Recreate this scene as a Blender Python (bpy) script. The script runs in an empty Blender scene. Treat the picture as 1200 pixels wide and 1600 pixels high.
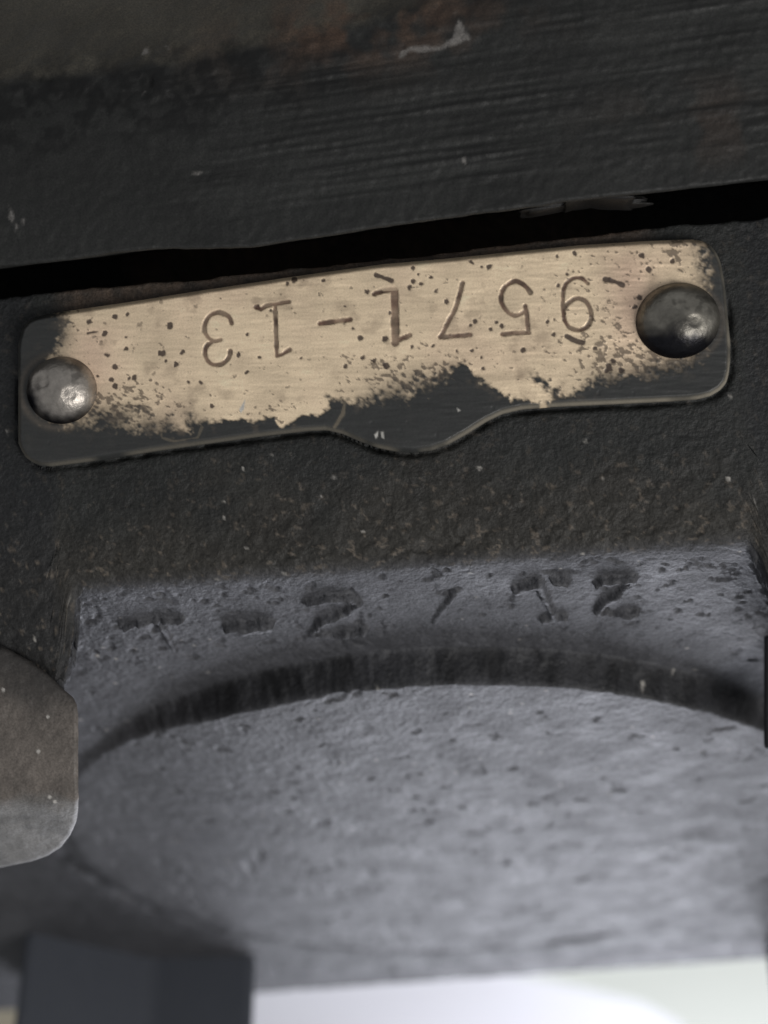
import bpy, math
import numpy as np

# ------------------------------------------------------------------ units
# One "px" of the 1200 x 1600 photograph at the depth of the number plate is
# 0.05 mm, so the plate is about 55 mm long.  X runs along the plate, Z is up
# in the picture, Y runs away from the viewer.  Plate face lies near Y = 0.
S = 5e-5
D = 2400.0                       # distance camera - plate, in px
FPX = 2400.0                     # focal length in px of a 1200 px wide frame
YAW, ROLL = math.radians(4.0), math.radians(6.0)

sc = bpy.context.scene
col = sc.collection
fwd = np.array([-math.sin(YAW), math.cos(YAW), 0.0])
r0 = np.array([math.cos(YAW), math.sin(YAW), 0.0])
u0 = np.array([0.0, 0.0, 1.0])
RGT = math.cos(ROLL) * r0 - math.sin(ROLL) * u0
UPV = math.sin(ROLL) * r0 + math.cos(ROLL) * u0
CAM = -D * fwd

# ------------------------------------------------------------------ camera
from mathutils import Matrix
cd = bpy.data.cameras.new('camera')
cam = bpy.data.objects.new('camera', cd)
col.objects.link(cam)
M = Matrix(((RGT[0], UPV[0], -fwd[0], CAM[0] * S), (RGT[1], UPV[1], -fwd[1], CAM[1] * S),
            (RGT[2], UPV[2], -fwd[2], CAM[2] * S), (0, 0, 0, 1)))
cam.matrix_world = M
cd.sensor_fit = 'HORIZONTAL'
cd.sensor_width = 36.0
cd.lens = 36.0 * FPX / 1200.0
cd.clip_start, cd.clip_end = 0.002, 20.0
cd.dof.use_dof = True
cd.dof.focus_distance = (D - 5) * S
cd.dof.aperture_fstop = 30.0
sc.camera = cam

# ------------------------------------------------------------------ light
world = bpy.data.worlds.new('World')
sc.world = world
world.use_nodes = True
bg = world.node_tree.nodes['Background']
bg.inputs[0].default_value = (0.95, 0.97, 1.0, 1)
bg.inputs[1].default_value = 0.29


def area_lamp(name, loc, target, size, power, colour):
    ld = bpy.data.lights.new(name, 'AREA')
    ld.shape = 'RECTANGLE'
    ld.size, ld.size_y = size[0] * S, size[1] * S
    ld.energy = power
    ld.color = colour
    o = bpy.data.objects.new(name, ld)
    col.objects.link(o)
    l, t = np.array(loc, float) * S, np.array(target, float) * S
    from mathutils import Vector
    o.location = l
    o.rotation_euler = Vector(t - l).to_track_quat('-Z', 'Y').to_euler()
    return o


area_lamp('window_light', (900, 4300, -6200), (0, 900, -600), (4600, 4000), 0.93, (0.87, 0.895, 1.0))
area_lamp('room_light', (4400, -5000, -3900), (0, 0, -200), (4200, 3600), 0.90, (1.0, 0.975, 0.95))
area_lamp('backdrop_fill', (1800, 6300, -7000), (600, 9000, -2600), (4500, 3000), 0.62, (0.90, 0.91, 1.0))  # added lamp without a visible source, only brightens the backdrop
sc.view_settings.view_transform = 'Standard'
sc.view_settings.look = 'None'
sc.view_settings.exposure = 0.0
sc.view_settings.gamma = 1.0
sc.view_settings.use_curve_mapping = False

# ------------------------------------------------------------------ helpers
def ray(u, v):
    d = (u - 600.0) / FPX * RGT + (800.0 - v) / FPX * UPV + fwd
    return d


def hit(u, v, p0, n):
    d = ray(u, v)
    t = np.dot(np.asarray(p0, float) - CAM, n) / np.dot(d, n)
    return CAM + t * d


def onY(u, v, Y=0.0):
    return hit(u, v, (0, Y, 0), np.array([0., 1., 0.]))


_tabs = {}
def vnoise(x, y, seed=0):
    if seed not in _tabs:
        _tabs[seed] = np.random.RandomState(seed + 11).rand(256, 256)
    T = _tabs[seed]
    x = np.asarray(x, float); y = np.asarray(y, float)
    xi, yi = np.floor(x).astype(int), np.floor(y).astype(int)
    fx, fy = x - xi, y - yi
    fx = fx * fx * fx * (fx * (6 * fx - 15) + 10); fy = fy * fy * fy * (fy * (6 * fy - 15) + 10)
    x0, x1, y0, y1 = xi & 255, (xi + 1) & 255, yi & 255, (yi + 1) & 255
    return (T[x0, y0] * (1 - fx) + T[x1, y0] * fx) * (1 - fy) + (T[x0, y1] * (1 - fx) + T[x1, y1] * fx) * fy


def fbm(x, y, scale, octaves=4, seed=0, gain=0.5):
    """zero mean, about -1..1; scale = wavelength of the first octave in px"""
    t = 0; a = 1.0; s = 0.0; f = 1.0 / scale
    for o in range(octaves):
        c, sn = math.cos(o * 1.1), math.sin(o * 1.1)
        t = t + a * (vnoise((x * c - y * sn) * f + 17.3 * o, (x * sn + y * c) * f - 9.1 * o, seed + o) * 2 - 1)
        s += a; a *= gain; f *= 2.03
    return t / s * 1.6


def sstep(a, b, x):
    t = np.clip((x - a) / (b - a), 0, 1)
    return t * t * (3 - 2 * t)


def polydist(X, Y, pts, closed=False):
    """distance of points to a polyline"""
    pts = [np.asarray(p, float) for p in pts]
    if closed:
        pts = pts + [pts[0]]
    best = np.full(np.shape(X), 1e9)
    for a, b in zip(pts[:-1], pts[1:]):
        dx, dy = b[0] - a[0], b[1] - a[1]
        L = dx * dx + dy * dy + 1e-9
        t = np.clip(((X - a[0]) * dx + (Y - a[1]) * dy) / L, 0, 1)
        best = np.minimum(best, np.hypot(X - a[0] - t * dx, Y - a[1] - t * dy))
    return best


def inside(X, Y, pts):
    r = np.zeros(np.shape(X), bool)
    n = len(pts)
    for i in range(n):
        x1, y1 = pts[i]; x2, y2 = pts[(i + 1) % n]
        if y1 == y2:
            continue
        c = ((y1 > Y) != (y2 > Y)) & (X < (x2 - x1) * (Y - y1) / (y2 - y1) + x1)
        r ^= c
    return r


def sdf(X, Y, pts):
    """positive inside"""
    d = polydist(X, Y, pts, True)
    return np.where(inside(X, Y, pts), d, -d)


def interp(x, pts):
    p = np.array(sorted(pts), float)
    return np.interp(x, p[:, 0], p[:, 1])


def smooth1(a, k):
    w = np.hanning(2 * k + 3)[1:-1]; w /= w.sum()
    return np.convolve(np.pad(a, k, mode='edge'), w, 'valid')


def make_mesh(name, V, F, mat, parent=None, C=None, smooth=True):
    me = bpy.data.meshes.new(name)
    V = np.ascontiguousarray(np.asarray(V, np.float64) * S, dtype=np.float32)
    F = np.ascontiguousarray(F, dtype=np.int32)
    me.vertices.add(len(V)); me.vertices.foreach_set('co', V.ravel())
    me.loops.add(F.size); me.loops.foreach_set('vertex_index', F.ravel())
    me.polygons.add(len(F))
    me.polygons.foreach_set('loop_start', np.arange(0, F.size, F.shape[1], dtype=np.int32))
    if smooth:
        me.polygons.foreach_set('use_smooth', np.ones(len(F), bool))
    if C is not None:
        at = me.color_attributes.new('Col', 'FLOAT_COLOR', 'POINT')
        at.data.foreach_set('color', np.ascontiguousarray(C, dtype=np.float32).ravel())
    me.update(calc_edges=True); me.validate()
    me.materials.append(mat)
    o = bpy.data.objects.new(name, me)
    col.objects.link(o)
    if parent is not None:
        o.parent = parent
    return o


def grid_faces(ni, nj, flip=False):
    i, j = np.meshgrid(np.arange(ni - 1), np.arange(nj - 1), indexing='ij')
    a = (i * nj + j).ravel(); b = ((i + 1) * nj + j).ravel(); c = ((i + 1) * nj + j + 1).ravel(); d = (i * nj + j + 1).ravel()
    return np.stack([a, d, c, b] if flip else [a, b, c, d], 1)


def sub_mesh(name, V, F, keep, mat, parent, C):
    F = F[keep]
    ids, inv = np.unique(F.ravel(), return_inverse=True)
    return make_mesh(name, V[ids], inv.reshape(F.shape), mat, parent, C[ids])


def skirt(V, F, C, ni, nj, off):
    """closes a grid backwards: a strip from its rim along OFF, and a flat back"""
    top = [i * nj for i in range(ni)]; right = [(ni - 1) * nj + j for j in range(1, nj)]
    bot = [i * nj + nj - 1 for i in range(ni - 2, -1, -1)]; left = [j for j in range(nj - 2, 0, -1)]
    ring = np.array(top + right + bot + left)
    n0 = len(V); m = len(ring)
    V2 = np.vstack([V, V[ring] + np.asarray(off, float)])
    C2 = np.vstack([C, C[ring]])
    k = np.arange(m); k1 = (k + 1) % m
    return V2, C2, np.stack([ring, n0 + k, n0 + k1, ring[k1]], 1)


def empty(name, loc, label, cat, group=None):
    o = bpy.data.objects.new(name, None)
    o.empty_display_size = 0.005
    col.objects.link(o)
    o.location = np.asarray(loc, float) * S
    tag(o, label, cat, group)
    return o


def tag(o, label, cat, group=None):
    o['label'] = label; o['category'] = cat
    if group:
        o['group'] = group


def attach(o, parent):
    """parent without moving (meshes are built in world coordinates)"""
    o.parent = parent
    o.matrix_parent_inverse = Matrix.Translation(parent.location).inverted()


# ------------------------------------------------------------------ materials
def mat_base(name):
    m = bpy.data.materials.new(name); m.use_nodes = True
    nt = m.node_tree
    return m, nt, nt.nodes['Principled BSDF']


def noise_node(nt, scale, detail=4, rough=0.6, vec=None):
    n = nt.nodes.new('ShaderNodeTexNoise')
    n.inputs['Scale'].default_value = scale; n.inputs['Detail'].default_value = detail
    n.inputs['Roughness'].default_value = rough
    nt.links.new(vec, n.inputs['Vector'])
    return n


def surface(name, rough=(0.45, 0.65), metallic=0.0, grain=0.35, bump=0.25, bump_px=7.0, fixed=None, spec=0.5, use_alpha=False, stretch=(1, 1, 1)):
    """colour from the mesh's Col attribute (or FIXED) broken up by fine noise; noise wavelengths in px"""
    m, nt, p = mat_base(name)
    tc = nt.nodes.new('ShaderNodeTexCoord')
    mp = nt.nodes.new('ShaderNodeMapping'); mp.inputs['Scale'].default_value = stretch
    nt.links.new(tc.outputs['Object'], mp.inputs['Vector'])
    vec = mp.outputs['Vector']
    f = noise_node(nt, 1 / (bump_px * 0.55 * S), 3, 0.65, vec)
    g = noise_node(nt, 1 / (90 * S), 4, 0.6, vec)
    if fixed is None:
        at = nt.nodes.new('ShaderNodeAttribute'); at.attribute_name = 'Col'
        base = at.outputs['Color']
    else:
        c = nt.nodes.new('ShaderNodeRGB'); c.outputs[0].default_value = (*fixed, 1)
        base = c.outputs[0]
    mr = nt.nodes.new('ShaderNodeMapRange')
    mr.inputs['From Min'].default_value = 0.3; mr.inputs['From Max'].default_value = 0.7
    mr.inputs['To Min'].default_value = 1 - grain; mr.inputs['To Max'].default_value = 1 + grain
    nt.links.new(f.outputs['Fac'], mr.inputs['Value'])
    mx = nt.nodes.new('ShaderNodeMix'); mx.data_type = 'RGBA'; mx.blend_type = 'MULTIPLY'
    mx.inputs['Factor'].default_value = 1.0
    nt.links.new(base, mx.inputs['A']); nt.links.new(mr.outputs['Result'], mx.inputs['B'])
    nt.links.new(mx.outputs['Result'], p.inputs['Base Color'])
    rr = nt.nodes.new('ShaderNodeMapRange')
    rr.inputs['From Min'].default_value = 0.3; rr.inputs['From Max'].default_value = 0.7
    rr.inputs['To Min'].default_value = rough[0]; rr.inputs['To Max'].default_value = rough[1]
    nt.links.new(g.outputs['Fac'], rr.inputs['Value'])
    nt.links.new(rr.outputs['Result'], p.inputs['Roughness'])
    p.inputs['Specular IOR Level'].default_value = spec
    if use_alpha:                      # alpha of Col = how much bare metal shows
        at2 = nt.nodes.new('ShaderNodeAttribute'); at2.attribute_name = 'Col'
        ml = nt.nodes.new('ShaderNodeMath'); ml.operation = 'MULTIPLY'
        ml.inputs[1].default_value = metallic
        nt.links.new(at2.outputs['Alpha'], ml.inputs[0]); nt.links.new(ml.outputs[0], p.inputs['Metallic'])
    else:
        p.inputs['Metallic'].default_value = metallic
    b = nt.nodes.new('ShaderNodeBump')
    b.inputs['Strength'].default_value = bump; b.inputs['Distance'].default_value = bump_px * 0.5 * S
    nb = noise_node(nt, 1 / (bump_px * S), 3, 0.6, vec)
    nt.links.new(nb.outputs['Fac'], b.inputs['Height']); nt.links.new(b.outputs['Normal'], p.inputs['Normal'])
    return m


M_CAST = surface('cast_iron_black_paint', (0.50, 0.68), grain=0.42, bump=0.7, bump_px=9, spec=0.32)
M_BAR = surface('filed_black_metal', (0.48, 0.68), spec=0.38, grain=0.42, bump=0.3, bump_px=5)
M_PLATE = surface('worn_brass', (0.40, 0.52), metallic=0.30, grain=0.12, bump=0.12, bump_px=5, use_alpha=True)
M_RIVET = surface('rivet_metal', (0.29, 0.44), metallic=0.85, grain=0.12, bump=0.25, bump_px=9)
M_RIVET.node_tree.nodes['Principled BSDF'].inputs['Specular Tint'].default_value = (0.35, 0.35, 0.38, 1)
M_LUG = surface('dusty_metal', (0.5, 0.7), grain=0.3, bump=0.4, bump_px=6)
M_DARK = surface('dark_blue_paint', (0.4, 0.55), grain=0.12, bump=0.15, bump_px=14, fixed=(0.058, 0.064, 0.078))
M_WHITE = surface('white_board', (0.6, 0.8), grain=0.02, bump=0.02, bump_px=30, fixed=(0.80, 0.80, 0.84))
M_GREEN = surface('pale_green_paint', (0.5, 0.7), grain=0.02, bump=0.02, bump_px=30, fixed=(0.74, 0.77, 0.70))
M_BEIGE = surface('beige_paint', (0.5, 0.7), grain=0.05, bump=0.05, bump_px=30, fixed=(0.42, 0.38, 0.29))

# ------------------------------------------------------------------ backdrop
def box(name, c0, c1, mat, parent=None, bevel=0.0):
    x0, y0, z0 = c0; x1, y1, z1 = c1
    V = np.array([(x, y, z) for x in (x0, x1) for y in (y0, y1) for z in (z0, z1)])
    F = np.array([(0, 1, 3, 2), (4, 6, 7, 5), (0, 4, 5, 1), (2, 3, 7, 6), (0, 2, 6, 4), (1, 5, 7, 3)])
    o = make_mesh(name, V, F, mat, parent, smooth=False)
    if bevel:
        b = o.modifiers.new('bevel', 'BEVEL'); b.width = bevel * S; b.segments = 3
    return o


wall = box('backdrop', (-9000, 9000, -9000), (9000, 9120, 6000), M_WHITE)
wall['kind'] = 'structure'

# outline of the number plate, as seen
PLATE_TOP = [(29, 545), (31, 530), (36, 512), (44, 502), (54, 496), (70, 492), (105, 486), (200, 472), (320, 453), (460, 432), (600, 412.5), (700, 404),
        (800, 393.5), (900, 383.5), (1000, 377), (1080, 374), (1098, 377), (1110, 384), (1119, 395), (1126, 410), (1132, 440), (1137, 490), (1141, 545)]
PLATE_BOT = [(29, 690), (33, 702), (40, 714), (50, 722), (64, 728), (80, 729), (150, 720), (250, 704), (400, 683), (480, 673.5), (510, 672), (535, 678), (560, 689),
        (590, 700), (620, 706), (645, 707.5), (675, 704), (700, 695), (730, 678), (760, 659), (785, 647), (815, 640), (860, 636), (950, 632), (1050, 627),
        (1090, 624), (1110, 619), (1125, 610), (1135, 598), (1140, 580), (1141, 550)]

# ------------------------------------------------------------------ the casting
ALPHA = math.radians(33)
e0, e1 = onY(150, 920), onY(1150, 850)
ea = (e1 - e0) / np.linalg.norm(e1 - e0)                 # along the front edge of the ledge
db = np.array([0, math.cos(ALPHA), -math.sin(ALPHA)])
db = db - ea * np.dot(db, ea); db /= np.linalg.norm(db)   # away from the viewer, down the ledge
nn = np.cross(ea, db); nn = nn if nn[1] < 0 else -nn      # out of the ledge
EO = e0 - ea * e0[0] / ea[0]                              # edge point at X = 0


def ledge(u, v, h=0.0):
    p = hit(u, v, EO + nn * h, nn) - EO
    return np.dot(p, ea), np.dot(p, db)


HB = 60.0
bpts = [(150, 1218), (250, 1152), (400, 1106), (550, 1086), (800, 1080), (1000, 1093), (1140, 1120),
        (190, 1372), (300, 1430), (410, 1472), (520, 1485), (640, 1483), (840, 1470), (1000, 1442), (1110, 1415), (97, 1295)]
bh = [HB] * 7 + [12] * 8 + [20]
ab = np.array([ledge(u, v, h) for (u, v), h in zip(bpts, bh)])
B_FAR, B_NEAR = ab[:, 1].max(), ab[:, 1].min()
mu, sg = ab.mean(0), ab.std()
q = (ab - mu) / sg
A_ = np.stack([q[:, 0]**2, q[:, 0] * q[:, 1], q[:, 1]**2, q[:, 0], q[:, 1]], 1)
cf = np.linalg.lstsq(A_, np.ones(len(q)), rcond=None)[0]
Q2 = np.array([[cf[0], cf[1] / 2], [cf[1] / 2, cf[2]]]); cen = -0.5 * np.linalg.solve(Q2, cf[3:5])
kq = 1 + cen @ Q2 @ cen
Q2 = Q2 / kq
ev = np.linalg.eigvalsh(Q2)
print('boss centre', cen * sg + mu, 'radii', sg / np.sqrt(ev))


def boss_r(a, b):
    x, y = (a - mu[0]) / sg - cen[0], (b - mu[1]) / sg - cen[1]
    return np.sqrt(Q2[0, 0] * x * x + 2 * Q2[0, 1] * x * y + Q2[1, 1] * y * y)


RB = float((sg / np.sqrt(ev)).mean())

cast = empty('machine_casting', (0, 0, -300), 'black painted rough cast iron machine body with a round raised boss and cast digits', 'machine casting')

xs = np.arange(-1500, 1501, 3.2)
wf = -np.concatenate([np.linspace(1300, 500, 60, endpoint=False), np.arange(500, 40, -3.4), np.arange(40, 0, -2.2)])
ws = np.concatenate([np.arange(0, 460, 2.6), np.arange(460, 1000, 3.6), np.arange(1000, 2560, 6.5)])
wv = np.concatenate([wf, ws])
A, W = np.meshgrid(xs, wv, indexing='ij')
jit = fbm(A, A * 0 + 3.0, 60, 5, 71) * 7
Wj = W + jit * np.exp(-(W / 60)**2)
rr = 17.0
# the upright face runs on downwards at both ends of the ledge
jx = 14 * fbm(W, A * 0.3, 45, 4, 6) + 12 * fbm(W, A, 14, 3, 8) * sstep(-25, 15, W)
dropL = sstep(0, 1, (onY(122, 900)[0] - A + jx - 0.30 * np.clip(W, 0, 400)) / 60) * 150
dropR = sstep(0, 1, (A - onY(1166, 850)[0] + jx - 0.30 * np.clip(W, 0, 400)) / 70) * 150
Bn = W + (dropL + dropR) * np.where(W > 0, 1 - sstep(60, 330, W), sstep(-330, 0, W))   # true height, for the noise
spP = 0.5 * (Wj + np.sqrt(Wj**2 + rr**2)); spN = 0.5 * (-Wj + np.sqrt(Wj**2 + rr**2))
kf = sstep(-25, 25, Wj)                                    # 0 on the upright face, 1 on the ledge
up = np.array([0, 0, 1.0]); nf = np.array([0, -1.0, 0])
fall = 1 - sstep(60, 330, W + 40 * fbm(A, W, 80, 3, 5))
drop = (dropL + dropR) * np.where(W > 0, fall, sstep(-330, 0, W))
P = EO + A[..., None] * ea + spN[..., None] * up + spP[..., None] * db
N = nf * (1 - kf[..., None]) + nn * kf[..., None]
N /= np.linalg.norm(N, axis=-1, keepdims=True)
B = W
# relief -----------------------------------------------------------
H = np.zeros_like(A)
wall_n = fbm(A, B, 60, 3, 21) * 7
rd = (1 - boss_r(A, B)) * RB                              # >0 inside the boss
bosszone = sstep(-34, 0, rd + wall_n * 0.6)
rw = rd + wall_n * 0.5 + 2.5 * fbm(A, B, 13, 3, 22) * np.exp(-((rd + 14) / 26)**2)
prof = np.clip(1 + rw / 24.0, 0, 1)**1.4                  # hollow fillet at the foot, firm upper rim
HBf = HB * (1 - 0.83 * sstep(0, 1, (B - B_NEAR - 120) / (B_FAR - B_NEAR - 120))) * (1 - 0.85 * sstep(-260, -700, A)) * (1 - 0.25 * sstep(420, 800, A))
H += kf * HBf * prof
H -= kf * 9 * np.exp(-((rd + 42 + 6 * fbm(A, B, 60, 3, 23)) / 15)**2) * sstep(700, 1000, B) * np.clip(0.55 + 0.9 * fbm(A, B, 90, 3, 24), 0, 1.4)   # groove round the far foot
# coarse cast skin
rough_face = 0.35 + 0.9 * sstep(-230, -20, Bn)
H += (1 - kf) * rough_face * (1.5 * fbm(A, Bn, 16, 3, 31) + 1.5 * np.clip(fbm(A, Bn, 11, 2, 32), 0.1, 2))
far = sstep(300, 1300, W)
H += kf * ((0.5 * fbm(A, B, 44, 3, 41) + 1.0 * fbm(A, B * 0.85, 15, 4, 42)) * (1 - 0.3 * far) * (0.8 + 0.2 * sstep(200, 420, B)))
pit = fbm(A * 0.9, B * 0.75, 30, 3, 51)
pitbig = fbm(A * 0.9, B * 0.6, 70, 3, 52)
H -= kf * (3.2 * sstep(0.74, 1.0, pit) * (0.7 + 0.6 * vnoise(A / 200, B / 200, 3)) + 2.5 * sstep(0.9, 1.2, pitbig))
front = kf * sstep(330, 200, B) * sstep(0, 25, B)
H -= front * 4.0 * sstep(0.45, 0.8, fbm(A, B * 0.8, 17, 3, 53) + 0.25 * sstep(300, 520, np.abs(A + 20)) - 0.20)
side = np.maximum(sstep(40, 190, dropL + dropR), 0) * fall
H += side * sstep(-40, 10, W) * 4 * fbm(A, Bn, 18, 4, 55)
pz = [tuple(onY(u, v, -8)[[0, 2]]) for u, v in PLATE_TOP + PLATE_BOT[::-1]]
nearp = (np.abs(A) < 600) & (W < -60) & (W > -480)
fx, fz = P[..., 0][nearp], (P[..., 2] - drop)[nearp]
H[nearp] -= 15 * np.exp(-((polydist(fx, fz, pz, True) - 0.5) / 5.5)**2) * (~inside(fx, fz, pz)) * sstep(0, 40, onY(560, 520)[2] - fz + 0.0 * fx) * (0.7 + 0.5 * fbm(fx, fz, 50, 3, 64))
# small dent over the ledge
dn = onY(695, 858)
H -= 9 * np.exp(-((A - dn[0]) / 55)**2 - ((W + 22) / 18)**2)
# raised cast characters, traced on the ledge
glyphs = [
    [[(930, 915), (942, 908), (990, 904)], [(990, 906), (972, 926), (945, 940), (934, 952)], [(932, 958), (952, 962), (992, 959)]],
    [[(808, 923), (842, 910)], [(842, 912), (866, 966)], [(850, 969), (882, 966)], [(868, 907), (890, 910)]],
    [[(713, 927), (678, 976)]],
    [[(481, 943), (511, 935), (545, 934), (562, 944), (540, 958), (500, 972), (489, 990)], [(488, 995), (528, 993), (572, 985)]],
    [[(362, 981), (418, 976)]],
    [[(195, 982), (217, 974), (247, 971), (282, 970)], [(248, 972), (275, 1018)]],
]
gw = [5.5, 5.5, 4.5, 5.5, 10, 5]
gh = [14, 14, 9, 14, 20, 12]
gmask = []
erode = fbm(A, B, 22, 3, 61); erode2 = fbm(A, B, 9, 2, 62); gone = sstep(0.05, 0.6, fbm(A, B, 48, 2, 65))
for st, w_, h_ in zip(glyphs, gw, gh):
    m = np.zeros_like(A)
    for s_ in st:
        pl = [ledge(u, v - 4) for u, v in s_]
        d = polydist(A, B, pl)
        m = np.maximum(m, sstep(w_ + 3.5, w_ - 3.5, d + 3 * erode + 2.5 * erode2) * (1 - 0.4 * gone))
    gmask.append(m)
    H += kf * m * h_ * (1 + 0.25 * erode)
# far rim of the ledge
zend = ledge(405, 1552)[1], ledge(1190, 1499)[1]
aend = ledge(405, 1552)[0], ledge(1190, 1499)[0]
bend = zend[0] + (A - aend[0]) * (zend[1] - zend[0]) / (aend[1] - aend[0])
over = np.clip(B - bend, 0, None)
P2 = P + N * H[..., None] - up * drop[..., None]
topw = np.array([onY(u, v) for u, v in [(-300, 490), (0, 466), (125, 452), (270, 441), (425, 424), (560, 409), (650, 401), (800, 381), (920, 369), (1000, 358), (1100, 348), (1200, 340), (1500, 305)]])
zt = np.interp(P2[..., 0], topw[:, 0], topw[:, 2]) + 2.0 * fbm(A, A * 0 + 7, 50, 4, 75)
tall = np.clip(P2[..., 2] - zt, 0, None)
P2[..., 2] -= np.minimum(tall, 150) + 0.0
P2[..., 1] += np.minimum(tall, 150) * 3.4 - 4 * np.exp(-tall / 6) * 0
intop = np.clip(zt - P2[..., 2], 0, None)
P2 = P2 - db * over[..., None] - nn * (np.minimum(over, 120) * 1.0)[..., None] * 1.0
# colour: black paint, browner and dustier where handled, greyer on the ledge
c_face = np.array([0.021, 0.022, 0.021]); c_edge = np.array([0.032, 0.030, 0.026]); c_led = np.array([0.060, 0.0606, 0.0665]) + 0.014 * sstep(-10, 25, rd)[..., None]
wk = (1 - 0.7 * sstep(-250, -560, A))[..., None] * (sstep(-30, -16, rd) * sstep(5, -4, rd))[..., None] * (0.75 + 0.3 * fbm(A, B, 40, 3, 88))[..., None]
c_led = c_led * (1 - 0.75 * np.clip(wk, 0, 1))               # shade on the side of the boss, put into the colour
kb = sstep(-190, -30, Bn + 60 * fbm(A, Bn, 90, 3, 81))[..., None]
C = c_face * (1 - kb) + c_edge * kb
cn = sstep(20, 120, dropL + dropR)[..., None] * 0.6
C = C * (1 - cn) + np.array([0.014, 0.015, 0.017]) * cn
c_led = c_led * (1 + 0.17 * fbm(A, B * 0.8, 19, 4, 89) + 0.10 * fbm(A, B, 9, 2, 90))[..., None]
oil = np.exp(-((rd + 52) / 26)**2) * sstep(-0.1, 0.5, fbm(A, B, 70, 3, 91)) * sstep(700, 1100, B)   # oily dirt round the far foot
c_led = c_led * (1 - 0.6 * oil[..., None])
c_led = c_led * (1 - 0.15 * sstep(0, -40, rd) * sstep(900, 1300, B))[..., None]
swall = sstep(4, 40, dropL + dropR) * fall                 # end walls darkened in colour so they do not look lit
c_led = c_led * (1 - 0.78 * np.clip(swall * (0.8 + 0.5 * fbm(A, B, 12, 3, 92)), 0, 1))[..., None]
C = C * (1 - kf[..., None]) + c_led * kf[..., None]
fl = sstep(0.55, 1.0, fbm(A, Bn, 9, 3, 82)) * (1 - kf) * (0.35 + 1.1 * kb[..., 0])
C = C * (1 - 0.6 * fl[..., None]) + np.array([0.12, 0.10, 0.08]) * 0.6 * fl[..., None]
C = C * (1 + 0.16 * fbm(A, W, 70, 4, 83))[..., None]
# rusty brown strip between the gap and the plate
lip = sstep(46, 24, intop + 8 * fbm(A, W, 30, 3, 84)) * (W < -100) * sstep(-500, -450, A) * sstep(480, 400, A) * (0.65 + 0.35 * fbm(A, W, 16, 3, 85))
C = C * (1 - lip[..., None]) + np.array([0.095, 0.068, 0.050]) * lip[..., None]
rs = np.random.RandomState(5)                              # grains of dust
for q_ in range(150):
    ax, bx, rx = rs.uniform(-620, 620), rs.uniform(-420, 1300), rs.uniform(2.0, 3.6)
    ia = slice(*np.searchsorted(xs, [ax - 8, ax + 8])); ib = slice(*np.searchsorted(wv, [bx - 8, bx + 8]))
    dd = np.hypot(A[ia, ib] - ax, W[ia, ib] - bx)
    kd = (sstep(rx + 1, rx - 1, dd) * rs.uniform(0.3, 1))[..., None]
    C[ia, ib] = C[ia, ib] * (1 - kd) + np.array([0.36, 0.34, 0.31]) * kd
C = np.clip(C, 0.004, 1)
C4 = np.concatenate([C, np.ones_like(C[..., :1])], -1)
V = P2.reshape(-1, 3); CC = C4.reshape(-1, 4)
F = grid_faces(len(xs), len(wv), flip=True)
fr = rd.reshape(-1)[F].mean(1) + 0 * F[:, 0]
fB = W.reshape(-1)[F].mean(1)
owner = np.zeros(len(F), int)
owner[(fr > -20) & (fB > 60)] = 1
for k, m in enumerate(gmask):
    owner[(m.reshape(-1)[F].mean(1) > 0.3) & (owner == 0) & (fB > 10)] = 2 + k
names = ['body', 'boss', 'cast_digit', 'cast_digit', 'cast_slash', 'cast_digit', 'cast_dash', 'cast_digit']
for k, nm in enumerate(names):
    o = sub_mesh(nm, V, F, owner == k, M_CAST, None, CC)
    attach(o, cast)

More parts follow.
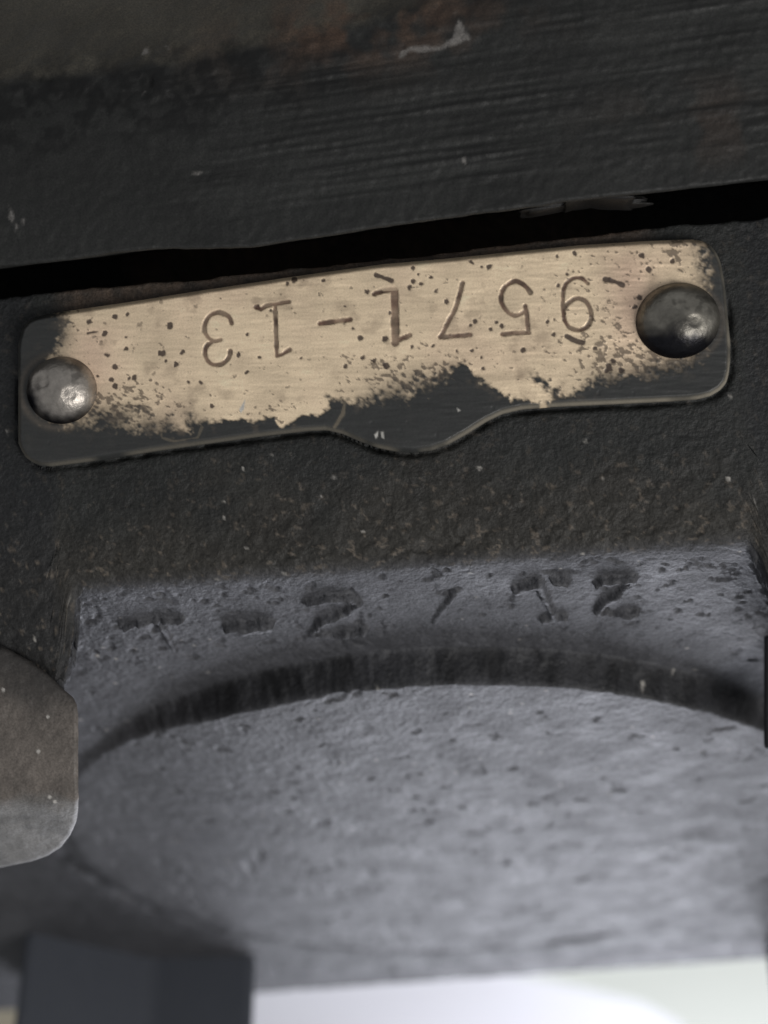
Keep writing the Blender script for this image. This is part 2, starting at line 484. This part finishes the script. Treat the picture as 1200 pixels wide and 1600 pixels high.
# ------------------------------------------------------------------ top bar
def bar():
    low = [(0, 417), (150, 400), (230, 389), (300, 389), (400, 386), (460, 376), (600, 353), (700, 340), (900, 314), (1050, 297), (1200, 279)]
    YB = -110.0
    lp = np.array([onY(u, v, YB) for u, v in low])
    xs = np.arange(-1150, 1151, 3.0)
    zl = np.interp(xs, lp[:, 0], lp[:, 2])
    i0, i1 = xs < lp[0, 0], xs > lp[-1, 0]
    zl[i0] = lp[0, 2]; zl[i1] = lp[-1, 2]
    zl = smooth1(zl, 6)
    zl += fbm(xs, xs * 0 + 2, 40, 3, 5) * 1.3
    t = np.concatenate([np.linspace(0, 12, 7), np.arange(14.5, 620, 2.8)])
    Xg, T = np.meshgrid(xs, t, indexing='ij')
    Z = zl[:, None] + T
    # ridge line where the face breaks back to the top bevel
    rp = np.array([onY(u, v, YB) for u, v in [(-60, 150), (0, 137), (110, 118), (270, 100), (430, 72), (560, 40), (700, 0), (900, -60)]])
    zr = np.interp(Xg, rp[:, 0], rp[:, 2], left=rp[0, 2], right=rp[-1, 2] + 200)
    zr = zr + fbm(Xg, Z, 120, 4, 9) * 6
    s = Z - zr
    rad = 26.0
    back = 0.5 * (s + np.sqrt(s * s + rad**2)) * 0.62
    Y = YB + back
    round_ = np.clip(1 - T / 5.0, 0, 1)
    Y = Y + 4 * round_**2
    # filing marks, strongest in the right middle; cast skin on the left
    uu = Xg; vv = Z - 0.02 * Xg
    fl = sstep(-330, -120, Xg + 60 * fbm(Xg, Z, 150, 2, 12)) * sstep(20, 70, T) * sstep(15, -50, s)
    fine = vnoise(uu / 170.0, vv / 6.5, 14) + 0.8 * vnoise(uu / 90.0 + 40, vv / 3.6, 15) + 0.6 * vnoise(uu / 240.0, vv / 15.0, 16)
    fine = 1.2 + (fine - 1.2) * (0.35 + 1.1 * vnoise(Xg / 110.0 + 5, Z / 30.0, 28))
    Y = Y + fl * (fine - 1.2) * 2.8 * (1 - 0.35 * sstep(150, 500, Xg))
    rgh = (1 - fl) * sstep(-90, -10, s + 0.15 * (Xg + 300)) * sstep(90, -20, s)
    Y = Y + rgh * 5 * fbm(Xg, Z, 26, 4, 17) + 1.0 * fbm(Xg, Z, 12, 3, 18) + 2.0 * fbm(Xg, Z, 120, 3, 19)
    P = np.stack([Xg, Y, Z], -1)
    c = np.ones(Xg.shape + (3,)) * np.array([0.0165, 0.017, 0.016])
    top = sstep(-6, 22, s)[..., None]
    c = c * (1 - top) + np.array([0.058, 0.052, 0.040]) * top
    rust_c = onY(560, 40, YB)
    rust = np.exp(-((Xg - rust_c[0]) / 190)**2 - ((Z - rust_c[2] - 10) / 60)**2) * sstep(-0.3, 0.5, fbm(Xg, Z, 60, 4, 20)) 
    rc = onY(1130, 190, YB)
    rust = np.clip(rust * 0.95 + 0.4 * np.exp(-((Xg - rc[0]) / 150)**2 - ((Z - rc[2]) / 60)**2) * 0.5 * sstep(-.1, .6, fbm(Xg, Z, 70, 3, 23)), 0, 1)[..., None]
    c = c * (1 - rust) + np.array([0.080, 0.047, 0.030]) * rust
    c = c * (1 + 0.22 * fbm(Xg, Z, 110, 4, 21) + 0.8 * fl * (fine - 1.2) )[..., None]
    blk = (rgh * sstep(-0.25, 0.35, fbm(Xg, Z, 38, 4, 25)))[..., None]
    blk = np.maximum(blk, (sstep(-150, -60, s + 20 * fbm(Xg, Z, 40, 3, 27)) * sstep(10, -3, s) * sstep(-570, -500, Xg) * sstep(60, -140, Xg) * sstep(-0.35, 0.25, fbm(Xg, Z * 1.2, 24, 4, 26)))[..., None])
    c = c * (1 - 0.72 * blk)
    # chipped spots that show pale filler
    chips = [[(625, 92), (640, 80), (690, 78), (735, 60), (716, 32), (704, 62), (690, 72), (640, 72), (617, 84)],
             [(218, 66), (228, 66), (226, 76), (216, 82)], [(252, 64), (260, 62), (258, 70)], [(220, 142), (226, 142), (225, 150), (220, 148)],
             [(14, 322), (20, 330), (19, 346), (14, 340)], [(33, 340), (38, 342), (36, 350)], [(24, 350), (28, 354), (24, 362)],
             [(722, 248), (727, 248), (727, 255)], [(300, 270), (320, 268), (310, 274)]]
    al = np.zeros_like(Xg)
    for ch in chips:
        pl = [tuple(onY(u, v, YB)[[0, 2]]) for u, v in ch]
        m = sstep(-2, 2.5, sdf(Xg, Z, pl) + 2.5 * fbm(Xg, Z, 9, 3, 24))
        al = np.maximum(al, m)
    c = c * (1 - 0.75 * al[..., None]) + np.array([0.17, 0.16, 0.15]) * 0.75 * al[..., None]
    C4 = np.concatenate([np.clip(c, 0.004, 1), np.ones_like(c[..., :1])], -1)
    V = P.reshape(-1, 3); C = C4.reshape(-1, 4); F = grid_faces(len(xs), len(t))
    V, C, F2 = skirt(V, F, C, len(xs), len(t), (0, 660, 120))
    o = make_mesh('cover_bar', V, np.vstack([F, F2]), M_BAR, None, C)
    tag(o, 'dark filed metal bar running across the top above the black gap', 'metal bar')
    c = onY(918, 319, -40)                                 # lump of dried paint caught in the gap
    th, an = np.meshgrid(np.linspace(0, np.pi, 26), np.linspace(0, 2 * np.pi, 48, endpoint=False), indexing='ij')
    x, y, z = np.cos(th), np.sin(th) * np.cos(an), np.sin(th) * np.sin(an)
    k = 1 + 0.6 * fbm(x * 90, z * 30 + y * 17, 40, 4, 29)
    V = np.stack([c[0] + 88 * x * k, c[1] + 40 * y * k, c[2] - 4 * x + 11 * z * k + 6 * np.cos(x * 3)], -1).reshape(-1, 3)
    C = np.ones((len(V), 4)) * np.array([0.008, 0.0075, 0.007, 1])
    idx = np.arange(26 * 48).reshape(26, 48); a, b = idx[:-1], idx[1:]
    F = np.stack([a, np.roll(a, -1, 1), np.roll(b, -1, 1), b], -1).reshape(-1, 4)
    make_mesh('paint_lump', V, F, M_BAR, o, C)
    return o


bar()

# ------------------------------------------------------------------ number plate
def plate():
    root = empty('number_plate', onY(585, 560, -6), 'worn brass number plate stamped upside down, held by two domed rivets', 'number plate')
    YP = -16.0
    x0, x1 = 29.0, 1141.0
    topp, botp = PLATE_TOP, PLATE_BOT
    n = 760
    k = np.linspace(0, 1, n)
    us = x0 + (x1 - x0) * (k - 0.06 * np.sin(2 * np.pi * k) / (2 * np.pi) * 2)
    us[0], us[-1] = x0, x1
    vt, vb = smooth1(interp(us, topp), 3), smooth1(interp(us, botp), 3)
    t = np.linspace(0, 1, 170)
    U = np.repeat(us[:, None], len(t), 1)
    Vv = vt[:, None] * (1 - t) + vb[:, None] * t
    outline = [p for p in topp] + [p for p in botp[::-1]]
    ed = polydist(U, Vv, outline, True)
    P = np.stack([hit_a for hit_a in np.moveaxis(hitY(U, Vv, YP), -1, 0)], -1)
    # relief (towards the viewer)
    h = 11 * sstep(0, 1, np.clip(ed / 9.0, 0, 1)**0.7)
    strokes = {
        'three': ([[(363.7, 506), (359, 496), (350, 490.5), (340, 489.5), (329, 495), (322.5, 506), (321, 517), (326, 527), (335, 533.5), (346, 532)],
                   [(335, 533.5), (326, 540), (322, 550), (324, 561), (331, 569), (341, 571), (352, 567), (360, 557), (361.5, 549)]], 3.2),
        'one': ([[(401, 481), (409, 485), (417, 479), (435, 476), (452, 473)], [(431, 477), (432.5, 520), (434, 557)], [(434, 557), (443, 554), (454, 547)]], 3.0),
        'dash': ([[(501, 506.5), (548, 500.5)]], 3.7),
        'one_b': ([[(617, 456), (618, 536)], [(616, 536), (628, 530), (641, 525)], [(586, 460), (600, 455), (616, 454)]], 6.2),
        'seven': ([[(722.5, 444), (714, 477.5), (702, 502), (689, 527)], [(688, 527.5), (735, 524.5)]], 3.3),
        'five': ([[(828, 458), (819, 447.5), (806, 440.5), (794, 445), (785, 455), (782.5, 469), (786, 480), (796, 491), (807.5, 494), (821, 487)],
                  [(821, 480), (823, 500), (825, 521)], [(826, 521), (805, 521), (784, 523.5)]], 3.4),
        'nine': ([[(917, 444), (908, 436.5), (896, 436), (884, 445), (879, 461), (879, 480), (881, 499), (889, 512), (903, 517), (916, 512), (923, 499),
                   (921, 483), (913, 471), (900, 467.5), (887, 475), (881, 483)]], 2.9),
    }
    wob = fbm(U, Vv, 12, 3, 101)
    def curve(p):                                          # smooth the traced strokes (Catmull-Rom)
        if len(p) < 4:
            return p
        p = np.array([p[0]] + list(p) + [p[-1]], float); out = []
        for i in range(1, len(p) - 2):
            for t_ in np.linspace(0, 1, 5, endpoint=False):
                a_, b_, c_, d_ = p[i - 1], p[i], p[i + 1], p[i + 2]
                out.append(0.5 * (2 * b_ + (c_ - a_) * t_ + (2 * a_ - 5 * b_ + 4 * c_ - d_) * t_**2 + (3 * b_ - a_ - 3 * c_ + d_) * t_**3))
        return out + [p[-2]]
    gm = {}
    for key, (st, w_) in strokes.items():
        m = np.zeros_like(U)
        for s_ in st:
            ww = w_ * (0.62 if (key == 'one_b' and s_ is not st[0]) else 1)
            m = np.maximum(m, sstep(ww + 1.3, ww - 1.1, polydist(U, Vv, curve(s_) if key != 'one' else s_) + 0.9 * wob))
        gm[key] = m
    groove = np.max(np.stack(list(gm.values())), 0)
    h = h - 2.0 * groove
    # brushed face, small dents
    h = h + 0.35 * fbm(U * 0.15, Vv, 5, 3, 102) + 0.8 * fbm(U, Vv, 70, 3, 103)
    # ---- where black paint is left (positive inside)
    darks = [
        [(10, 470), (97, 486), (104, 500), (107, 515), (102, 532), (90, 547), (76, 560), (80, 600), (80, 640), (70, 664), (60, 760), (10, 760)],
        [(20, 640), (60, 640), (90, 656), (115, 662), (150, 652), (175, 656), (195, 652), (220, 662), (252, 668), (268, 664), (282, 674), (296, 676), (300, 652),
         (312, 660), (322, 657), (345, 662), (375, 655), (410, 660), (430, 653), (442, 664), (470, 652), (495, 650), (513, 637), (515, 621), (532, 624), (548, 628),
         (562, 626), (597, 617), (635, 607), (668, 598), (692, 586), (708, 577), (724, 572), (745, 590), (765, 602), (777, 608), (787, 619), (800, 625), (845, 628),
         (840, 640), (760, 690), (640, 730), (500, 700), (60, 760), (10, 740)],
        [(828, 590), (842, 591), (858, 598), (870, 608), (877, 618), (888, 617), (928, 598), (1000, 582), (1040, 570), (1075, 566), (1095, 545), (1100, 500),
         (1104, 460), (1106, 448), (1103, 430), (1099, 408), (1094, 384), (1090, 360), (1170, 360), (1170, 660), (850, 650), (848, 628), (860, 622), (846, 604)],
    ]
    warp = 5.0 * fbm(U, Vv, 22, 4, 104) + 2.0 * fbm(U, Vv, 7, 3, 105)
    dk = np.full_like(U, -1e9)
    for pl in darks:
        dk = np.maximum(dk, sdf(U, Vv, pl))
    # mottled transition: flecks of paint, denser near the paint and at the right end
    fleck = fbm(U - 0.5 * Vv, Vv * 1.25, 7.5, 3, 106)
    near = np.exp(-np.clip(-dk, 0, None) / 16.0)
    def blob(cx, cy, rx, ry):
        return np.exp(-((U - cx) / rx)**2 - ((Vv - cy) / ry)**2)
    dens = 0.15 * near + 0.5 * near * (blob(190, 640, 75, 40) + blob(640, 590, 85, 45)) + 0.72 * blob(640, 580, 95, 30) + 0.72 * blob(195, 625, 90, 32) + 0.35 * blob(440, 650, 120, 16) \
        + 0.58 * blob(950, 560, 85, 50) + 0.40 * blob(930, 470, 85, 70) + 0.62 * blob(1060, 395, 60, 34) + 0.45 * blob(1015, 560, 60, 40) + 0.35 * blob(120, 515, 30, 40) + 0.0
    mott = sstep(-0.05, 0.35, fleck - (0.98 - 1.25 * np.clip(dens, 0, 1.0)))
    soft = 2.2 + 24 * blob(195, 645, 95, 45) + 22 * blob(640, 600, 75, 45) + 9 * blob(105, 520, 25, 50) + 15 * blob(1090, 410, 45, 60) + 14 * blob(1020, 575, 130, 45) + 9 * blob(60, 660, 60, 30)
    soft = soft * (1 - 0.8 * blob(725, 578, 22, 22))
    mask = sstep(-1, 1, (dk + warp + soft * (0.8 * fleck + 0.5 * fbm(U, Vv, 5, 2, 119) + 0.3 * fbm(U, Vv, 30, 3, 117))) / (1.25 * soft))
    soot = np.exp(-np.clip(-dk, 0, None) / 24.0) * sstep(2, 12, soft) * (0.75 + 0.4 * fbm(U, Vv, 34, 4, 118))
    # single spots
    spots = [(182, 496, 4), (202, 492, 2.5), (141, 504, 3.5), (267, 510, 4.5), (256, 553, 5.5), (286, 551, 3.6), (199, 528, 2.8), (199, 546, 2.8), (170, 555, 2.8),
             (182, 575, 4.2), (262, 564, 2.5), (278, 570, 3.4), (212, 591, 3.8), (204, 593, 2.5), (176, 594, 2.8), (182, 605, 3.6), (315, 599, 3), (296, 599, 2),
             (155, 587, 2), (166, 522, 3.6), (460, 438, 4.6), (450, 445, 2.2), (506, 439, 2.2), (388, 524, 2.4), (374, 555, 3), (388, 583, 2.4), (552, 515, 3),
             (564, 530, 3.6), (541, 574, 2.8), (568, 560, 3), (333, 635, 3.2), (407, 559, 2.4), (646, 420, 2.6), (737, 411, 2.8), (764, 419, 4.2), (752, 418, 2),
             (674, 435, 2.6), (653, 430, 2), (646, 441, 2.8), (659, 445, 2.6), (640, 450, 3), (681, 455, 3), (697, 473, 3), (602, 530, 4.4), (644, 544, 2.8), (676, 541, 2),
             (783, 510, 3.8), (776, 505, 2.6), (767, 515, 3), (742, 503, 2.6), (735, 509, 2), (714, 550, 2.4), (738, 548, 2.4), (752, 559, 2), (755, 577, 2.8), (817, 548, 2.8),
             (604, 572, 5), (586, 563, 3.6), (855, 504, 2.8), (872, 447, 3), (998, 466, 4), (990, 481, 3.4), (1013, 423, 4.2), (1050, 410, 3.4), (1001, 401, 4.6),
             (897, 397, 3), (885, 430, 2.6), (865, 524, 3), (865, 500, 2), (575, 457, 3), (584, 461, 3), (870, 401, 2.4), (951, 575, 5), (947, 580, 4), (969, 579, 4),
             (930, 545, 3.4), (957, 565, 3.6), (610, 490, 2), (425, 487, 2.5), (405, 482, 3.0), (471, 560, 2), (500, 460, 1.8), (540, 480, 2)]
    sp = np.zeros_like(U)
    for x, y, r in spots:
        sel = (np.abs(us - x) < 12)
        d = np.hypot(U[sel] - x, Vv[sel] - y) + 1.6 * fbm(U[sel], Vv[sel], 5, 2, 107)
        sp[sel] = np.maximum(sp[sel], sstep(r + 1.4, r - 0.5, d))
    scr = [([(588, 431), (600, 435), (613, 440)], 3.2), ([(944, 438), (955, 440), (972, 447)], 3.6), ([(886, 527), (893, 531), (910, 537)], 4.0),
           ([(140, 522), (155, 519)], 1.6), ([(583, 460), (596, 457)], 2.2)]
    for pl, r in scr:
        sp = np.maximum(sp, sstep(r + 1, r - 1, polydist(U, Vv, pl) + 1.3 * wob))
    sp = np.maximum(sp, 0.6 * sstep(1.12, 1.3, fbm(U, Vv, 11, 2, 108)))
    h = h + 1.6 * np.maximum(mask, 0.5 * mott) - 0.8 * sp
    # ---- colours
    brass = np.array([0.92, 0.735, 0.51]); pink = np.array([0.78, 0.56, 0.415]); paint = np.array([0.030, 0.031, 0.030]); grime = np.array([0.115, 0.064, 0.044])
    kp = np.clip(0.8 * blob(155, 560, 45, 60) + 0.8 * blob(985, 470, 45, 90) + 0.25 * fbm(U, Vv, 90, 3, 109), 0, 1)[..., None]
    c = brass * (1 - kp) + pink * kp
    c = c * (1 + 0.07 * fbm(U * 0.12, Vv, 5, 3, 110) * 0.7 + 0.12 * fbm(U, Vv, 60, 5, 111))[..., None]
    # thin tarnish smudges
    sm = (0.35 * blob(790, 590, 60, 8) + 0.25 * blob(378, 565, 16, 14) + 0.38 * sstep(0.3, 1.0, fbm(U, Vv, 34, 5, 112)))[..., None]
    c = c * (1 - sm) + np.array([0.27, 0.20, 0.14]) * sm
    def over_(c, m, colr):
        m = np.clip(m, 0, 1)[..., None]
        return c * (1 - m) + np.asarray(colr) * m
    c = over_(c, 0.85 * np.clip(soot, 0, 1), np.array([0.075, 0.063, 0.050]))
    c = over_(c, 0.80 * mott, np.array([0.135, 0.100, 0.072]))
    c = over_(c, 0.93 * sp, np.array([0.050, 0.032, 0.025]))
    c = over_(c, mask, paint)
    c = over_(c, mask * 0.5 * sstep(0.2, 0.9, fbm(U, Vv, 16, 3, 113)) * np.exp(-np.clip(dk, 0, 99) / 12), np.array([0.16, 0.125, 0.09]))
    ring = mask * np.exp(-((np.hypot((U - 96) / 60, (Vv - 612) / 58) - 1.0) / 0.09)**2)
    ring2 = mask * np.exp(-((np.hypot((U - 1060) / 68, (Vv - 504) / 63) - 1.0) / 0.07)**2)
    c = over_(c, 0.35 * ring + 0.3 * ring2, np.array([0.16, 0.13, 0.10]))
    sc1 = mask * sstep(3.5, 1.5, polydist(U, Vv, [(540, 630), (537, 648), (524, 668)]) + wob)
    sc2 = mask * sstep(2.4, 1.0, polydist(U, Vv, [(252, 665), (256, 685), (275, 690), (312, 684), (318, 668)]) + wob)
    c = over_(c, 0.6 * sc1 + 0.4 * sc2, np.array([0.20, 0.165, 0.115]))
    # rim worn bright; light caught on lower and right edges painted in too
    worn = np.exp(-((ed - 2.5) / 3.2)**2) * (0.45 + 0.65 * sstep(400, 1000, U)) * sstep(-0.9, 0.2, fbm(U, Vv, 60, 3, 114)) * np.where(Vv > interp(U, [(0, 580), (1200, 470)]), 1, sstep(1090, 1125, U) * 0.8 + 0.25 * sstep(70, 40, U))
    c = over_(c, 0.62 * worn * np.maximum(mask, 0.2), np.array([0.36, 0.32, 0.25]))
    flake = [([(376, 640), (385, 625), (383, 640), (378, 646)], 1.0), ([(586, 680), (592, 674), (591, 682), (588, 686)], .9), ([(596, 676), (600, 675), (601, 686), (597, 684)], .7), ([(714, 638), (720, 642), (716, 644)], .6)]
    for pl, s_ in flake:
        c = over_(c, s_ * sstep(-1.2, 1.0, sdf(U, Vv, pl)), np.array([0.62, 0.60, 0.55]))
    met = (1 - np.clip(mask + mott * 0.7 + sp, 0, 1))
    gr = groove * (0.75 + 0.25 * vnoise(U / 14, Vv / 14, 115))
    gr = gr * np.where(gm['one_b'] > 0, np.where(Vv < 456, 0.55, 1), 1)
    c = over_(c, gr, grime * (1 + 0.5 * wob[..., None]))
    met = met * (1 - groove)
    C4 = np.concatenate([np.clip(c, 0.004, 1), met[..., None]], -1)
    P = P + nf * h[..., None]
    Vx = P.reshape(-1, 3); CC = C4.reshape(-1, 4)
    F = grid_faces(n, len(t), flip=True)
    own = np.zeros(len(F), int)
    for kk, key in enumerate(strokes):
        own[gm[key].reshape(-1)[F].mean(1) > 0.35] = kk + 1
    V2, C2, F2 = skirt(Vx, F, CC, n, len(t), (0, 9, 0))
    Fall = np.vstack([F, F2[:, ::-1]]); ownall = np.concatenate([own, np.zeros(len(F2), int)])
    for kk, nm in enumerate(['plate_face', 'stamped_digit', 'stamped_digit', 'stamped_dash', 'stamped_digit', 'stamped_digit', 'stamped_digit', 'stamped_digit']):
        o = sub_mesh(nm, V2, Fall, ownall == kk, M_PLATE, None, C2)
        attach(o, root)
    # rivets
    for (u, v, rx, rz, seed) in ((97, 610, 56, 53, 1), (1059, 501, 64, 58, 2)):
        c0 = onY(u, v, YP - 10)
        nr, na = 60, 128
        th = np.linspace(0, 1, nr); an = np.linspace(0, 2 * np.pi, na, endpoint=False)
        R, Aa = np.meshgrid(th, an, indexing='ij')
        hgt = 43.0
        ph = R * np.pi / 2 * 0.985
        rad = np.sin(ph); z = np.cos(ph)
        x = rad * np.cos(Aa); y = rad * np.sin(Aa)
        dn = 1.2 * fbm(x * 50 + 300 * seed, y * 50, 40, 3, 120 + seed)
        if seed == 1:      # hammered flat on the upper left
            for (fx, fy, fr, fd) in ((-0.42, 0.30, 0.34, 4.5), (-0.15, 0.05, 0.3, 2.0), (0.35, -0.2, 0.25, 1.5)):
                dn -= fd * sstep(fr, fr * 0.35, np.hypot(x - fx, y - fy))
        else:
            for (fx, fy, fr, fd) in ((-0.05, 0.42, 0.35, 2.5), (0.32, -0.12, 0.22, 1.6)):
                dn -= fd * sstep(fr, fr * 0.35, np.hypot(x - fx, y - fy))
        Vr = np.stack([c0[0] + rx * x, c0[1] - (hgt * z + dn * z) + 2, c0[2] + rz * y], -1)
        wear_refl = sstep(-0.35, 0.30, 0.85 * y + 0.35 * x + (0.32 if seed == 1 else 0.16) + 0.35 * fbm(x * 60 + 90 * seed, y * 60, 45, 4, 130 + seed))  # patchy wear, plus dark lower and bright upper reflection put into the colour
        dark = np.array([0.020, 0.020, 0.023]); upperc = np.array([0.41, 0.375, 0.335]) if seed == 1 else np.array([0.28, 0.262, 0.225])
        cr = dark * (1 - wear_refl[..., None]) + upperc * wear_refl[..., None]
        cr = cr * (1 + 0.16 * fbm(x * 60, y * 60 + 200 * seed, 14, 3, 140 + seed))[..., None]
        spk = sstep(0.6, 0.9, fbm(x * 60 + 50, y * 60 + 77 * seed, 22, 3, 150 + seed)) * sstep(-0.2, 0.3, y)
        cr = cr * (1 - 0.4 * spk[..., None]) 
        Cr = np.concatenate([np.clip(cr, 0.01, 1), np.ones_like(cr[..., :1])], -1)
        idx = np.arange(nr * na).reshape(nr, na)
        a = idx[:-1]; b = idx[1:]
        Fq = np.stack([a, np.roll(a, -1, 1), np.roll(b, -1, 1), b], -1).reshape(-1, 4)
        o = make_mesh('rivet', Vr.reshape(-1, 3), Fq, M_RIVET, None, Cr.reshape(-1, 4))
        attach(o, root)
    return root


def hitY(U, Vv, Y):
    d = ((U - 600.0) / FPX)[..., None] * RGT + ((800.0 - Vv) / FPX)[..., None] * UPV + fwd
    t = (Y - CAM[1]) / d[..., 1]
    return CAM + t[..., None] * d


plate()

# ------------------------------------------------------------------ lug at the left
def lug():
    YL = -25.0
    topp = [(-260, 1000), (0, 1012), (40, 1032), (70, 1052), (98, 1078), (112, 1090), (119, 1102), (121, 1120)]
    botp = [(-260, 1412), (-60, 1400), (0, 1384), (30, 1372), (60, 1352), (85, 1324), (103, 1297), (114, 1272), (121, 1248)]
    us = np.concatenate([np.linspace(-260, 0, 60, endpoint=False), np.linspace(0, 100, 70, endpoint=False), np.linspace(100, 121, 28)])
    vt, vb = interp(us, topp), interp(us, botp)
    t = np.linspace(0, 1, 150)
    U = np.repeat(us[:, None], len(t), 1); Vv = vt[:, None] * (1 - t) + vb[:, None] * t
    P = hitY(U, Vv, YL)
    ed = polydist(U, Vv, topp + botp[::-1], True)
    s = Vv - (1252 + 0.03 * (U - 60)) + 2.5 * fbm(U, Vv, 60, 3, 203)
    back = 0.5 * (s + np.sqrt(s * s + 81)) * 1.2 + 5 * np.clip(1 - ed / 6, 0, 1)**2
    s2 = 1085 - Vv - 0.0 * U
    back += np.clip(s2, 0, 200)**2 * 0.0022
    P[..., 1] += back + 1.1 * fbm(U, Vv, 14, 3, 201) + 1.5 * fbm(U, Vv, 70, 3, 202)
    c = np.ones(U.shape + (3,)) * np.array([0.125, 0.108, 0.094])
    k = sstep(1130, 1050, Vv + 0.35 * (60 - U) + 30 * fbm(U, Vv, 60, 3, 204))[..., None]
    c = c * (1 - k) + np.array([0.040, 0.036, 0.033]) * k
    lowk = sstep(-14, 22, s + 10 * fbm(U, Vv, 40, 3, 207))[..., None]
    c = c * (1 - lowk) + np.array([0.17, 0.166, 0.16]) * lowk  # lower facet turned to the light, its brightness put into the colour
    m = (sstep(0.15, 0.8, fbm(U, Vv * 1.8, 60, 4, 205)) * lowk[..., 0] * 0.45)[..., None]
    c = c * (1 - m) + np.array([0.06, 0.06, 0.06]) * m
    c *= (1 + 0.18 * fbm(U, Vv, 30, 4, 206))[..., None]
    for x, y, r in ((75, 1120, 2.6), (77, 1246, 3), (84, 1254, 3), (60, 1174, 3), (5, 1078, 3), (9, 1008, 3)):
        d = sstep(r + 1, r - 1, np.hypot(U - x, Vv - y))[..., None]
        c = c * (1 - d) + np.array([0.42, 0.40, 0.37]) * d
    C = np.concatenate([np.clip(c, 0.004, 1), np.ones_like(c[..., :1])], -1).reshape(-1, 4)
    V = P.reshape(-1, 3); F = grid_faces(len(us), len(t), flip=True)
    V, C, F2 = skirt(V, F, C, len(us), len(t), (-290, 760, -60))
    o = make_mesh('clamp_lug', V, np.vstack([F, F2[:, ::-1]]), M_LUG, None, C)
    tag(o, 'brown grey metal lug with a rounded lighter lower end at the left edge', 'metal lug')


lug()

# ------------------------------------------------------------------ pillar, right post, far panels
def prism(name, foot, axis, length, mat, bevel, top_back=0):
    n = len(foot); foot = np.asarray(foot, float)
    V = np.vstack([foot - axis * top_back, foot + axis * length])
    F = [tuple(range(n))[::-1], tuple(range(n, 2 * n))] + [(i, (i + 1) % n, n + (i + 1) % n, n + i) for i in range(n)]
    me = bpy.data.meshes.new(name)
    me.from_pydata([tuple(p * S) for p in V], [], F); me.update()
    import bmesh
    bm = bmesh.new(); bm.from_mesh(me); bmesh.ops.recalc_face_normals(bm, faces=bm.faces)
    bmesh.ops.bevel(bm, geom=[e for e in bm.edges], offset=bevel * S, segments=3, affect='EDGES', profile=0.5)
    bm.to_mesh(me); bm.free()
    me.polygons.foreach_set('use_smooth', np.ones(len(me.polygons), bool))
    me.materials.append(mat)
    o = bpy.data.objects.new(name, me); col.objects.link(o)
    m = o.modifiers.new('normals', 'WEIGHTED_NORMAL')
    return o


def LP(u, v, h=0):
    return hit(u, v, EO + nn * h, nn)


nv = nn - RGT * np.dot(nn, RGT); nv /= np.linalg.norm(nv)     # upright of the pillar: plumb in the picture


c1 = LP(236, 1497); c0 = LP(40, 1455); c2 = LP(404, 1494)
bk = db * 420
pil = prism('machine_strut', [c0, c1, c2, c2 + bk - ea * 170, c0 + bk - ea * 120], nv, 900, M_DARK, 34, 30)
tag(pil, 'dark blue grey strut standing on the ledge at the lower left, out of focus', 'strut')

r1 = onY(1192, 1000, 260)
M_BLACK = surface('black_oily_metal', (0.5, 0.65), grain=0.2, bump=0.3, bump_px=9, fixed=(0.012, 0.012, 0.014), spec=0.25)
post = prism('side_stub', [r1, r1 + np.array([70, 0, 0]), r1 + np.array([120, 130, 0]), r1 + np.array([50, 130, 0])], np.array([-UPV[0], 0, -UPV[2]]), 190, M_BLACK, 10, 10)
tag(post, 'short black metal stub cut off by the right edge beside the round boss', 'metal stub')
d0 = LP(1195, 1470); d1 = LP(1300, 1464)
p2 = prism('machine_strut', [d0, d1, d1 + bk, d0 + bk + ea * 130], nv, 900, M_DARK, 12, 20)
tag(p2, 'sliver of a dark strut at the extreme lower right edge below the black stub', 'strut', 'struts on the ledge')
pil['group'] = 'struts on the ledge'

g0 = [onY(u, v, 8700) for u, v in ((790, 1520), (1000, 1569), (1062, 1602), (1120, 1680), (1900, 1700), (1900, 1100), (760, 1100))]
gp = prism('leaning_panel', g0, np.array([0, 1.0, 0]), 120, M_GREEN, 20)
tag(gp, 'pale green panel with a slanting lower edge, blurred behind the right of the casting', 'panel')

b0 = [onY(u, v, 4200) for u, v in ((-500, 1450), (-10, 1512), (30, 1536), (46, 1560), (40, 1700), (-500, 1700))]
bp = prism('beige_block', b0, np.array([0, 1.0, 0]), 500, M_BEIGE, 20)
tag(bp, 'beige block blurred in the bottom left corner behind the dark strut', 'block')
